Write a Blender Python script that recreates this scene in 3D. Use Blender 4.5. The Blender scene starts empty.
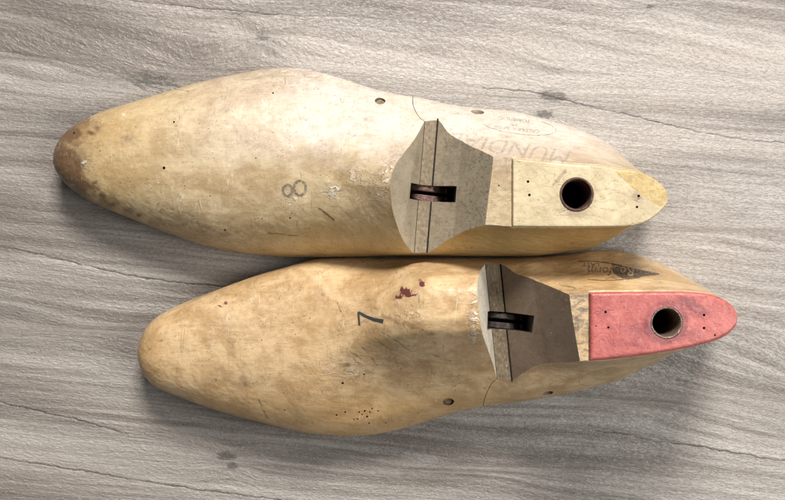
import bpy, bmesh, math, random
import numpy as np
from mathutils import Vector, Matrix
from mathutils.bvhtree import BVHTree

random.seed(4)
SC = bpy.context.scene
COL = SC.collection

# ------------------------------------------------------------------ camera
D = 0.55                    # camera height above the table, metres
S0 = 0.516e-3               # metres on the table per photograph pixel
CX, CY = 392.5, 250.0
cam_d = bpy.data.cameras.new('camera')
cam = bpy.data.objects.new('camera', cam_d)
COL.objects.link(cam)
cam.location = (0, 0, D)
cam.rotation_euler = (0, 0, 0)
cam_d.sensor_width = 36
cam_d.lens = 36 * D / (785 * S0)
cam_d.clip_start = 0.01
cam_d.clip_end = 50
SC.camera = cam

# ------------------------------------------------------------------ light
world = bpy.data.worlds.new('World')
SC.world = world
world.use_nodes = True
bg = world.node_tree.nodes['Background']
bg.inputs[0].default_value = (0.93, 0.96, 1.0, 1)
bg.inputs[1].default_value = 0.125


def area(name, loc, target, sx, sy, power, col):
    l = bpy.data.lights.new(name, 'AREA')
    l.shape = 'RECTANGLE'
    l.size, l.size_y = sx, sy
    l.energy = power
    l.color = col
    o = bpy.data.objects.new(name, l)
    COL.objects.link(o)
    o.location = loc
    d = Vector(target) - Vector(loc)
    o.rotation_euler = d.to_track_quat('-Z', 'Y').to_euler()
    return o


area('window_light', (0.12, 1.08, 1.08), (0, 0, 0), 0.52, 0.38, 40, (1.0, 0.968, 0.95))
area('ceiling_light', (0.78, -0.08, 1.0), (0.12, 0, 0), 0.65, 0.65, 11.5, (0.97, 0.985, 1.0))

SC.view_settings.view_transform = 'Standard'
SC.view_settings.look = 'None'
SC.view_settings.exposure = 0.0
SC.view_settings.gamma = 1.0


# ------------------------------------------------------------------ maths helpers
def P(px, py, z):
    """point at height z (metres) seen at this place of the photograph"""
    k = S0 * (D - z) / D
    return ((px - CX) * k, (CY - py) * k, z)


def PA(px, py, z):
    k = S0 * (D - z) / D
    return np.stack([(px - CX) * k, (CY - py) * k, z], -1)


def pchip(xs, ys, x):
    xs = np.asarray(xs, float); ys = np.asarray(ys, float); x = np.asarray(x, float)
    h = np.diff(xs); d = np.diff(ys) / h
    m = np.zeros_like(ys)
    if len(xs) > 2:
        w1 = 2 * h[1:] + h[:-1]; w2 = h[1:] + 2 * h[:-1]
        ok = d[:-1] * d[1:] > 0
        with np.errstate(divide='ignore', invalid='ignore'):
            mm = (w1 + w2) / (w1 / d[:-1] + w2 / d[1:])
        m[1:-1] = np.where(ok, mm, 0)
    m[0] = d[0]; m[-1] = d[-1]
    x = np.clip(x, xs[0], xs[-1])
    i = np.clip(np.searchsorted(xs, x, side='right') - 1, 0, len(h) - 1)
    t = (x - xs[i]) / h[i]
    t2, t3 = t * t, t * t * t
    return ((2*t3 - 3*t2 + 1) * ys[i] + (t3 - 2*t2 + t) * h[i] * m[i]
            + (-2*t3 + 3*t2) * ys[i+1] + (t3 - t2) * h[i] * m[i+1])


def smooth(a, b, x):
    t = np.clip((x - a) / (b - a), 0, 1)
    return t * t * (3 - 2 * t)


def vnoise(x, y, seed):
    rs = np.random.RandomState(seed)
    N = 256
    g = rs.rand(N, N)
    xi = np.floor(x).astype(int); yi = np.floor(y).astype(int)
    fx = x - xi; fy = y - yi
    fx = fx * fx * (3 - 2 * fx); fy = fy * fy * (3 - 2 * fy)
    a = g[xi % N, yi % N]; b = g[(xi + 1) % N, yi % N]
    c = g[xi % N, (yi + 1) % N]; d = g[(xi + 1) % N, (yi + 1) % N]
    return (a * (1-fx) + b * fx) * (1-fy) + (c * (1-fx) + d * fx) * fy


def fbm(x, y, seed, octv=4, gain=0.5):
    s = 0; a = 1; t = 0
    for k in range(octv):
        s = s + a * vnoise(x * 2**k + 17.3 * k, y * 2**k + 5.1 * k, seed + k)
        t += a; a *= gain
    return s / t


def seg_dist(px, py, pts):
    best = np.full(px.shape, 1e9)
    for (x0, y0), (x1, y1) in zip(pts[:-1], pts[1:]):
        dx, dy = x1 - x0, y1 - y0
        t = np.clip(((px - x0) * dx + (py - y0) * dy) / (dx*dx + dy*dy + 1e-9), 0, 1)
        best = np.minimum(best, np.hypot(px - x0 - t * dx, py - y0 - t * dy))
    return best


def blob(px, py, x, y, rx, ry=None, ang=0):
    ry = ry or rx
    c, s = math.cos(math.radians(ang)), math.sin(math.radians(ang))
    u = (px - x) * c + (py - y) * s
    v = -(px - x) * s + (py - y) * c
    return np.exp(-(u*u / rx**2 + v*v / ry**2))


# ------------------------------------------------------------------ node helpers
class Mat:
    def __init__(s, name):
        s.m = bpy.data.materials.new(name)
        s.m.use_nodes = True
        s.nt = s.m.node_tree
        s.b = s.nt.nodes['Principled BSDF']
        s.out = s.nt.nodes['Material Output']
        s.co = s.n('ShaderNodeTexCoord').outputs['Object']

    def n(s, t, **kw):
        n = s.nt.nodes.new(t)
        for k, v in kw.items():
            setattr(n, k, v)
        return n

    def put(s, sock, v):
        if isinstance(v, bpy.types.NodeSocket):
            s.nt.links.new(v, sock)
        elif isinstance(v, (tuple, list)) and len(v) == 3 and sock.type == 'RGBA':
            sock.default_value = (*v, 1)
        else:
            sock.default_value = v

    def scale(s, sc, rot=(0, 0, 0), src=None, loc=(0, 0, 0)):
        m = s.n('ShaderNodeMapping')
        s.put(m.inputs[0], src or s.co)
        m.inputs['Location'].default_value = loc
        m.inputs['Rotation'].default_value = rot
        m.inputs['Scale'].default_value = sc
        return m.outputs[0]

    def noise(s, sc, detail=4, rough=0.55, dist=0, src=None, loc=(0, 0, 0), rot=(0, 0, 0)):
        if not isinstance(sc, tuple): sc = (sc,) * 3
        n = s.n('ShaderNodeTexNoise')
        s.put(n.inputs['Vector'], s.scale(sc, src=src, loc=loc, rot=rot))
        n.inputs['Scale'].default_value = 1
        n.inputs['Detail'].default_value = detail
        n.inputs['Roughness'].default_value = rough
        n.inputs['Distortion'].default_value = dist
        return n.outputs['Fac']

    def voro(s, sc, feature='F1', src=None, loc=(0, 0, 0)):
        if not isinstance(sc, tuple): sc = (sc,) * 3
        n = s.n('ShaderNodeTexVoronoi', feature=feature)
        s.put(n.inputs['Vector'], s.scale(sc, src=src, loc=loc))
        n.inputs['Scale'].default_value = 1
        return n.outputs['Distance']

    def ramp(s, v, a, b, lo=0.0, hi=1.0):
        n = s.n('ShaderNodeMapRange', interpolation_type='SMOOTHSTEP')
        s.put(n.inputs[0], v)
        for i, q in zip((1, 2, 3, 4), (a, b, lo, hi)):
            s.put(n.inputs[i], q)
        return n.outputs[0]

    def math(s, op, a, b=0.0, clamp=False):
        n = s.n('ShaderNodeMath', operation=op, use_clamp=clamp)
        s.put(n.inputs[0], a); s.put(n.inputs[1], b)
        return n.outputs[0]

    def mix(s, f, a, b, blend='MIX'):
        n = s.n('ShaderNodeMix', data_type='RGBA', blend_type=blend)
        s.put(n.inputs['Factor'], f)
        s.put(n.inputs[6], a); s.put(n.inputs[7], b)
        return n.outputs[2]

    def attr(s, name):
        n = s.n('ShaderNodeAttribute', attribute_name=name)
        sp = s.n('ShaderNodeSeparateColor')
        s.nt.links.new(n.outputs['Color'], sp.inputs[0])
        return sp.outputs[0], sp.outputs[1], sp.outputs[2], n.outputs['Alpha']

    def bump(s, h, strength=0.4, dist=0.0005, prev=None):
        n = s.n('ShaderNodeBump')
        s.put(n.inputs['Height'], h)
        n.inputs['Strength'].default_value = strength
        n.inputs['Distance'].default_value = dist
        if prev: s.nt.links.new(prev, n.inputs['Normal'])
        return n.outputs[0]

    def done(s, col=None, rough=None, normal=None, metal=None, spec=None, coat=None, coat_r=0.2):
        if col is not None: s.put(s.b.inputs['Base Color'], col)
        if rough is not None: s.put(s.b.inputs['Roughness'], rough)
        if normal is not None: s.put(s.b.inputs['Normal'], normal)
        if metal is not None: s.put(s.b.inputs['Metallic'], metal)
        if spec is not None: s.put(s.b.inputs['Specular IOR Level'], spec)
        if coat is not None:
            s.put(s.b.inputs['Coat Weight'], coat)
            s.b.inputs['Coat Roughness'].default_value = coat_r
            if normal is not None: s.put(s.b.inputs['Coat Normal'], normal)
        return s.m


def varnished_wood(name, base, dark, gold, seed, rough_lo=0.36):
    m = Mat(name)
    L = (seed * 3.1, seed * 1.7, seed)
    stain_shade, scuff_glint, red, chip_glint = m.attr('marks')
    tint, grey, line, ink = m.attr('wear_and_sheen')  # the last channel holds painted sheen, no ink
    mott = m.noise((55, 80, 70), 6, 0.6, 0.6, loc=L)
    mott2 = m.noise((170, 260, 230), 5, 0.65, 0.3, loc=L)
    grain = m.noise((60, 1100, 900), 4, 0.6, 0.25, loc=L)
    col = m.mix(m.ramp(mott, 0.36, 0.64), base, dark)
    col = m.mix(m.math('MULTIPLY', m.ramp(mott2, 0.5, 0.68), 0.32), col, tuple(c * 0.72 for c in dark))
    col = m.mix(m.math('MULTIPLY', m.ramp(mott2, 0.47, 0.28), 0.4), col, tuple(min(1, c * 1.18) for c in base))
    col = m.mix(m.math('MULTIPLY', m.ramp(grain, 0.45, 0.72), 0.22), col, tuple(c * 0.45 for c in dark))
    col = m.mix(m.math('MULTIPLY', ink, m.ramp(mott2, 0.7, 0.4, 0.6, 1.0)), col, (0.63, 0.555, 0.495))  # pale sheen of the lit flank mixed into the wood colour
    # golden varnish left on the flanks
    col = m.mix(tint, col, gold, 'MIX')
    # grime and other darker patches
    g2 = m.noise((240, 420, 400), 6, 0.7, 0.8, loc=L)
    gm = m.math('MULTIPLY', grey, m.ramp(g2, 0.38, 0.62, 0.15, 1.0), clamp=True)
    col = m.mix(gm, col, (0.115, 0.085, 0.055))
    # brown stains and painted shade, with ragged edges
    rag = m.noise((380, 520, 500), 5, 0.7, 0.5, loc=L)
    sm = m.ramp(m.math('ADD', stain_shade, m.math('MULTIPLY', m.math('SUBTRACT', rag, 0.5), 0.7)), 0.12, 0.95)
    col = m.mix(m.math('MULTIPLY', sm, 0.86), col, (0.085, 0.038, 0.016))
    # pale scuffs and painted glints
    sc = m.noise((700, 1700, 1500), 4, 0.7, 0.8, loc=L)
    sc = m.math('ADD', m.math('MULTIPLY', sc, 0.6), m.math('MULTIPLY', m.noise((170, 330, 300), 3, 0.6, loc=L), 0.4))
    scm = m.ramp(m.math('ADD', m.math('MULTIPLY', scuff_glint, 0.28), sc), 0.68, 0.76)
    col = m.mix(m.math('MULTIPLY', scm, 0.6), col, (0.74, 0.68, 0.58))
    # pores and flecks
    po = m.voro((330, 950, 900), loc=L)
    pn = m.noise(110, 3, loc=L)
    pm = m.math('MULTIPLY', m.ramp(po, 0.22, 0.10), m.ramp(pn, 0.50, 0.60))
    fib = m.ramp(m.noise((70, 1500, 1300), 5, 0.72, 0.5, loc=L), 0.54, 0.68)
    fib = m.math('MULTIPLY', fib, m.ramp(m.noise(90, 3, loc=(L[0], 8, 8)), 0.40, 0.62))
    col = m.mix(m.math('MULTIPLY', fib, 0.45), col, (0.16, 0.09, 0.045))
    col = m.mix(m.math('MULTIPLY', pm, 0.75), col, (0.09, 0.05, 0.025))
    po2 = m.voro((900, 2300, 2000), loc=L)
    col = m.mix(m.math('MULTIPLY', m.math('MULTIPLY', m.ramp(po2, 0.3, 0.14), m.ramp(mott, 0.38, 0.56)), 0.55),
                col, (0.13, 0.07, 0.035))
    # thin wandering scratches
    hair = None
    for k, (sc3, rz) in enumerate((((170, 20, 40), 0.5), ((150, 16, 40), -0.75), ((120, 14, 30), 1.5))):
        nz = m.noise(sc3, 2, 0.5, 1.6, loc=(L[0] + k, L[1], 0), rot=(0, 0, rz))
        h = m.ramp(m.math('ABSOLUTE', m.math('SUBTRACT', nz, 0.5)), 0.006, 0.0012)
        h = m.math('MULTIPLY', h, m.ramp(m.noise(70, 3, loc=(k * 5, L[0], 0)), 0.5, 0.62))
        hair = h if hair is None else m.math('MAXIMUM', hair, h)
    col = m.mix(m.math('MULTIPLY', hair, 0.5), col, (0.15, 0.085, 0.045))
    pale = m.noise((130, 24, 40), 2, 0.5, 1.9, loc=(L[0] + 7, L[1], 0), rot=(0, 0, -0.35))
    pale = m.ramp(m.math('ABSOLUTE', m.math('SUBTRACT', pale, 0.5)), 0.007, 0.001)
    pale = m.math('MULTIPLY', pale, m.ramp(m.noise(60, 3, loc=(3, L[0], 0)), 0.46, 0.6))
    col = m.mix(m.math('MULTIPLY', pale, 0.45), col, (0.70, 0.62, 0.50))
    chn = m.noise((210, 330, 320), 3, 0.6, 1.2, loc=(3, L[0], 2))
    col = m.mix(m.math('MULTIPLY', m.math('MULTIPLY', chip_glint, m.ramp(chn, 0.53, 0.58)), 0.8), col, (0.70, 0.64, 0.55))  # bright varnish glints painted pale over the chipped relief
    # painted marks
    rm = m.ramp(m.math('ADD', red, m.math('MULTIPLY', m.math('SUBTRACT', rag, 0.5), 2.0)), 0.46, 0.56)
    col = m.mix(rm, col, (0.115, 0.030, 0.026))
    lm = m.ramp(m.math('ADD', line, m.math('MULTIPLY', m.math('SUBTRACT', g2, 0.5), 0.9)), 0.38, 0.62)
    col = m.mix(m.math('MULTIPLY', lm, 0.72), col, (0.10, 0.055, 0.03))
    h1 = m.noise((260, 420, 400), 6, 0.62, 0.4, loc=L)
    nrm = m.bump(h1, 0.16, 0.0007)
    nrm = m.bump(m.noise((700, 1500, 1400), 4, 0.7, 0.3, loc=L), 0.3, 0.0003, nrm)
    ch = m.noise((210, 330, 320), 3, 0.6, 1.2, loc=(3, L[0], 2))
    nrm = m.bump(m.math('MULTIPLY', chip_glint, m.ramp(ch, 0.50, 0.58)), 1.0, 0.0009, nrm)
    nrm = m.bump(m.math('SUBTRACT', m.math('MULTIPLY', grain, 0.5), m.math('ADD', pm, hair)), 0.3, 0.00025, nrm)
    ro = m.ramp(m.noise((220, 330, 300), 5, 0.7, loc=(L[1], 0, 3)), 0.35, 0.7, rough_lo, 0.60)
    ro = m.math('SUBTRACT', ro, m.math('MULTIPLY', chip_glint, 0.26), clamp=True)
    return m.done(col, ro, nrm, spec=0.5, coat=0.22, coat_r=0.15)


def sawn_wood(name, base, dark, scale=(900, 900, 160), seed=0, speck=0.5, rough=0.75, bump=0.5, speck_from=None):
    m = Mat(name)
    L = (seed * 2.3, seed, 0)
    a = m.noise((90, 90, 60), 4, 0.6, loc=L)
    g = m.noise(scale, 3, 0.6, 0.2, loc=L)
    col = m.mix(m.ramp(a, 0.3, 0.7), base, tuple(b * 0.78 for b in base))
    col = m.mix(m.math('MULTIPLY', m.ramp(g, 0.48, 0.75), 0.5), col, dark)
    v = m.noise((700, 700, 330), 3, 0.7, loc=(L[0], 4, 1))
    sp = m.ramp(v, 0.56, 0.66)
    saw = m.noise((90, 1900, 90), 4, 0.7, 0.2, loc=(L[0], 1, 1))
    col = m.mix(m.ramp(saw, 0.5, 0.72, 0, 0.4), col, dark)
    wornp = m.noise((160, 120, 120), 5, 0.7, 0.8, loc=(L[0], 6, 1))
    col = m.mix(m.ramp(wornp, 0.52, 0.68, 0, 0.45), col, dark)
    if speck_from is not None:
        sx = m.n('ShaderNodeSeparateXYZ')
        m.put(sx.inputs[0], m.co)
        sp = m.math('MULTIPLY', sp, m.ramp(sx.outputs[0], speck_from, speck_from + 0.003, 0.15, 1.0))
    col = m.mix(m.math('MULTIPLY', sp, speck), col, dark)
    w = m.noise((800, 800, 800), 2, loc=(9, 2, L[0]))
    col = m.mix(m.ramp(w, 0.7, 0.76, 0, 0.5), col, (0.62, 0.58, 0.5))
    n = m.bump(m.math('SUBTRACT', m.math('MULTIPLY', g, 0.5), m.math('MULTIPLY', sp, 0.8)), bump, 0.0004)
    return m.done(col, rough, n, spec=0.3)


def dusty(name, base, dark, seed):
    m = Mat(name)
    a = m.noise((1300, 420, 900), 5, 0.75, 0.5, loc=(seed, 0, 0))
    b = m.noise(260, 4, 0.6, loc=(seed, 3, 0))
    v = m.voro(420, loc=(seed, 0, 0))
    col = m.mix(m.ramp(a, 0.35, 0.7), base, dark)
    col = m.mix(m.math('MULTIPLY', m.ramp(b, 0.45, 0.7), 0.5), col, dark)
    col = m.mix(m.ramp(a, 0.36, 0.28, 0, 0.7), col, (0.6, 0.56, 0.48))
    n = m.bump(m.math('ADD', a, m.ramp(v, 0, 0.7)), 0.4, 0.0006)
    return m.done(col, 0.85, n, spec=0.25)


M_hole = Mat('hole_dark').done((0.018, 0.012, 0.008), 0.9)
M_void = Mat('slot_wall').done((0.05, 0.035, 0.022), 0.9)


def rusty(name, base, seed, metal=0.45, rough=0.45):
    m = Mat(name)
    a = m.noise(500, 5, 0.7, loc=(seed, 0, 0))
    b = m.noise(1500, 3, 0.6, loc=(seed, 1, 0))
    col = m.mix(m.ramp(a, 0.35, 0.65), base, tuple(c * 0.4 for c in base))
    col = m.mix(m.ramp(b, 0.6, 0.7, 0, 0.5), col, (0.32, 0.16, 0.09))
    return m.done(col, m.ramp(a, 0.3, 0.7, rough, rough + 0.3), m.bump(b, 0.8, 0.0009), metal=metal)


def painted(name, kind, seed):
    """the thin cover on top of the heel: cream leather or pink-red paint"""
    m = Mat(name)
    a, g, b, c = m.attr('marks')
    L = (seed, seed * 2, 0)
    n1 = m.noise(70, 5, 0.6, 0.6, loc=L)
    n2 = m.noise((260, 330, 300), 5, 0.65, 1.2, loc=L)
    if kind == 'cream':
        col = m.mix(m.ramp(n1, 0.35, 0.65), (0.52, 0.43, 0.265), (0.43, 0.34, 0.20))
        col = m.mix(m.ramp(n2, 0.56, 0.70, 0, 0.35), col, (0.40, 0.30, 0.18))
        ylw = m.mix(m.ramp(n2, 0.4, 0.65), (0.47, 0.345, 0.13), (0.34, 0.215, 0.075))
        edge = m.ramp(m.math('ADD', a, m.math('MULTIPLY', m.math('SUBTRACT', n2, 0.5), 0.12)), 0.46, 0.54)
        col = m.mix(m.math('MULTIPLY', edge, 0.85), col, ylw)
        dirt = (0.20, 0.13, 0.08)
    else:
        col = m.mix(m.ramp(n1, 0.35, 0.65), (0.43, 0.115, 0.095), (0.34, 0.078, 0.067))
        col = m.mix(m.ramp(n2, 0.50, 0.64, 0, 0.3), col, (0.58, 0.18, 0.145))
        dirt = (0.10, 0.025, 0.035)
    d = m.ramp(m.math('ADD', g, m.math('MULTIPLY', m.math('SUBTRACT', n2, 0.5), 1.3)), 0.18, 0.75)
    col = m.mix(m.math('MULTIPLY', d, 0.6), col, dirt)
    sc = m.noise((900, 300, 500), 4, 0.7, 1.0, loc=L, rot=(0, 0, 0.7))
    col = m.mix(m.ramp(sc, 0.66, 0.73, 0, 0.45), col, dirt)
    sc2 = m.noise((700, 300, 500), 4, 0.7, 1.0, loc=(seed, 8, 0), rot=(0, 0, -0.6))
    col = m.mix(m.ramp(sc2, 0.67, 0.74, 0, 0.5), col, (0.78, 0.62, 0.52) if kind != 'cream' else (0.78, 0.72, 0.6))
    hair = m.ramp(m.math('ABSOLUTE', m.math('SUBTRACT', m.noise((40, 130, 60), 2, 0.5, 1.8, loc=L, rot=(0, 0, 0.4)), 0.5)),
                  0.007, 0.001)
    col = m.mix(m.math('MULTIPLY', hair, 0.5), col, dirt)
    nrm = m.bump(m.math('SUBTRACT', m.math('ADD', n2, n1), hair), 0.4, 0.0007)
    return m.done(col, m.ramp(n2, 0.35, 0.7, 0.28, 0.5), nrm, spec=0.5)


def ink_mat(name, col, lo, hi, seed, scale=900, strength=0.85):
    m = Mat(name)
    a = m.noise(scale, 4, 0.7, loc=(seed, 0, 0))
    f = m.math('MULTIPLY', m.ramp(a, lo, hi), strength)
    m.done(col, 0.5)
    t = m.n('ShaderNodeBsdfTransparent')
    mx = m.n('ShaderNodeMixShader')
    m.nt.links.new(f, mx.inputs[0])
    m.nt.links.new(t.outputs[0], mx.inputs[1])
    m.nt.links.new(m.b.outputs[0], mx.inputs[2])
    m.nt.links.new(mx.outputs[0], m.out.inputs[0])
    return m.m


# ------------------------------------------------------------------ object helpers
def tag(o, label=None, cat=None, group=None, kind=None):
    for k, v in (('label', label), ('category', cat), ('group', group), ('kind', kind)):
        if v: o[k] = v
    return o


def empty(name, loc):
    o = bpy.data.objects.new(name, None)
    o.location = loc
    o.empty_display_size = 0.02
    COL.objects.link(o)
    return o


def mesh_obj(name, verts, faces, mats, parent=None, smooth_=True):
    me = bpy.data.meshes.new(name)
    me.from_pydata([tuple(map(float, v)) for v in verts], [], faces)
    me.update()
    for mt in (mats if isinstance(mats, (list, tuple)) else [mats]):
        me.materials.append(mt)
    if smooth_:
        me.polygons.foreach_set('use_smooth', [True] * len(me.polygons))
    o = bpy.data.objects.new(name, me)
    COL.objects.link(o)
    if parent:
        set_parent(o, parent)
    return o


def set_parent(o, parent):
    o.parent = parent
    o.matrix_parent_inverse = Matrix.Identity(4)
    # children keep world positions: shift mesh data into the parent's frame
    off = Vector(parent.location)
    p = parent.parent
    if p: off = off + Vector(p.location)
    if o.type == 'MESH':
        o.data.transform(Matrix.Translation(-off))


def to_px(me_co):
    z = me_co[:, 2]
    k = S0 * (D - z) / D
    return me_co[:, 0] / k + CX, CY - me_co[:, 1] / k


def get_co(me):
    a = np.empty(len(me.vertices) * 3, np.float32)
    me.vertices.foreach_get('co', a)
    return a.reshape(-1, 3).astype(float)


def put_attr(me, name, r, g, b, a):
    at = me.attributes.get(name) or me.attributes.new(name, 'FLOAT_COLOR', 'POINT')
    arr = np.stack([np.clip(q, 0, 1) * np.ones(len(me.vertices)) for q in (r, g, b, a)], -1).astype(np.float32)
    at.data.foreach_set('color', arr.ravel())


def prism(profile_a, profile_b, mat_ids=None, mats=None):
    """closed prism between two corresponding 3-D outlines"""
    n = len(profile_a)
    v = list(profile_a) + list(profile_b)
    f = [(i, (i + 1) % n, n + (i + 1) % n, n + i) for i in range(n)]
    f.append(tuple(range(n - 1, -1, -1)))
    f.append(tuple(range(n, 2 * n)))
    me = bpy.data.meshes.new('cutter')
    me.from_pydata([tuple(p) for p in v], [], f)
    for mt in mats or [M_void]:
        me.materials.append(mt)
    if mat_ids:
        for i, k in enumerate(mat_ids):
            me.polygons[i].material_index = k
    bm = bmesh.new(); bm.from_mesh(me)
    bmesh.ops.recalc_face_normals(bm, faces=bm.faces)
    bm.to_mesh(me); bm.free()
    o = bpy.data.objects.new('cutter', me)
    COL.objects.link(o)
    return o


def cylinders(specs, mat, seg=10):
    """specs: (centre, axis, radius, half length, flatten)"""
    bm = bmesh.new()
    for c, ax, r, hl in specs:
        ax = Vector(ax).normalized()
        q = ax.to_track_quat('Z', 'Y').to_matrix().to_4x4()
        bmesh.ops.create_cone(bm, cap_ends=True, segments=seg, radius1=r, radius2=r, depth=2 * hl,
                              matrix=Matrix.Translation(Vector(c)) @ q)
    me = bpy.data.meshes.new('cutter')
    bm.to_mesh(me); bm.free()
    me.materials.append(mat)
    o = bpy.data.objects.new('cutter', me)
    COL.objects.link(o)
    return o


def cut(o, cutter):
    """subtract the cutter; a failed solve is tried again with the cutter moved by a hair"""
    n0 = len(o.data.vertices)
    for k in range(6):
        cutter.location = (0.000013 * k, -0.000009 * k, 0.000007 * k)
        md = o.modifiers.new('cut', 'BOOLEAN')
        md.operation = 'DIFFERENCE'
        md.solver = 'EXACT' if k < 5 else 'FAST'
        md.object = cutter
        if k < 5: md.material_mode = 'TRANSFER'
        dg = bpy.context.evaluated_depsgraph_get()
        me = bpy.data.meshes.new_from_object(o.evaluated_get(dg))
        o.modifiers.clear()
        if len(me.vertices) > 0.7 * n0:
            old = o.data
            o.data = me
            bpy.data.meshes.remove(old)
            break
        print('retry cut', o.name, k)
        bpy.data.meshes.remove(me)
    cm = cutter.data
    bpy.data.objects.remove(cutter)
    bpy.data.meshes.remove(cm)


def ray_hit(bvh, px, py):
    d = Vector(P(px, py, 0)) - Vector((0, 0, D))
    d.normalize()
    h, n, i, dist = bvh.ray_cast(Vector((0, 0, D)), d)
    return h, n


def drape(bvh, pts2d, faces, name, mat, parent, off=0.00009):
    vs = []
    for x, y in pts2d:
        h, n = ray_hit(bvh, x, y)
        if h is None:
            h, n = Vector(P(x, y, 0.02)), Vector((0, 0, 1))
        if n.z < 0: n = -n
        vs.append(h + n * off)
    return mesh_obj(name, vs, faces, mat, parent)


def ribbon(pts, width, step=1.2, closed=False):
    """polyline in picture pixels -> strip of quads"""
    P2 = [Vector(p) for p in pts]
    if closed: P2.append(P2[0])
    out = []
    for a, b in zip(P2[:-1], P2[1:]):
        n = max(1, int((b - a).length / step))
        for k in range(n):
            out.append(a.lerp(b, k / n))
    out.append(P2[-1])
    v, f = [], []
    for i, p in enumerate(out):
        t = (out[min(i + 1, len(out) - 1)] - out[max(i - 1, 0)])
        if t.length < 1e-6: t = Vector((1, 0))
        t.normalize()
        w = width[0] + (width[1] - width[0]) * i / max(1, len(out) - 1) if isinstance(width, tuple) else width
        nn = Vector((-t.y, t.x)) * w / 2
        v += [tuple(p + nn), tuple(p), tuple(p - nn)]
        if i:
            k = 3 * i
            f += [(k - 3, k - 2, k + 1, k), (k - 2, k - 1, k + 2, k + 1)]
    return v, f


def text2d(s, size, x, y, ang, shear=0.0, sx=1.0):
    """text as picture-pixel polygons; (x, y) is the centre, ang degrees clockwise in the picture"""
    c = bpy.data.curves.new('t', 'FONT')
    c.body = s; c.size = size; c.align_x = 'CENTER'; c.align_y = 'CENTER'
    c.shear = shear; c.resolution_u = 3
    o = bpy.data.objects.new('t', c)
    COL.objects.link(o)
    dg = bpy.context.evaluated_depsgraph_get()
    me = bpy.data.meshes.new_from_object(o.evaluated_get(dg))
    bm = bmesh.new(); bm.from_mesh(me)
    bmesh.ops.triangulate(bm, faces=bm.faces)
    for _ in range(3):
        lg = [e for e in bm.edges if e.calc_length() > 1.6]
        if not lg: break
        bmesh.ops.subdivide_edges(bm, edges=lg, cuts=1)
        bmesh.ops.triangulate(bm, faces=bm.faces)
    ca, sa = math.cos(math.radians(ang)), math.sin(math.radians(ang))
    v = []
    for q in bm.verts:
        u, w = q.co.x * sx, -q.co.y
        v.append((x + u * ca - w * sa, y + u * sa + w * ca))
    bm.verts.index_update()
    f = [tuple(q.index for q in fc.verts) for fc in bm.faces]
    bm.free()
    bpy.data.objects.remove(o); bpy.data.curves.remove(c); bpy.data.meshes.remove(me)
    return v, f


# ------------------------------------------------------------------ the wooden body
def sect(tbl, n):
    t = np.linspace(0, 1, len(tbl))
    # parameter by chord length for even spacing
    a = np.array(tbl, float)
    s = np.r_[0, np.cumsum(np.hypot(np.diff(a[:, 0]), np.diff(a[:, 1])))]
    u = np.linspace(0, s[-1], n)
    return pchip(s, a[:, 0], u), pchip(s, a[:, 1], u)


def ell(n, e=2.0):
    ph = np.linspace(0, math.pi / 2, 14)
    return [(float(np.sin(p) ** (2 / e)), float(max(0, np.cos(p)) ** (2 / e))) for p in ph]


def theta(x, a, b):
    return np.arccos(np.clip(1 - 2 * (x - a) / (b - a), -1, 1))


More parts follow.
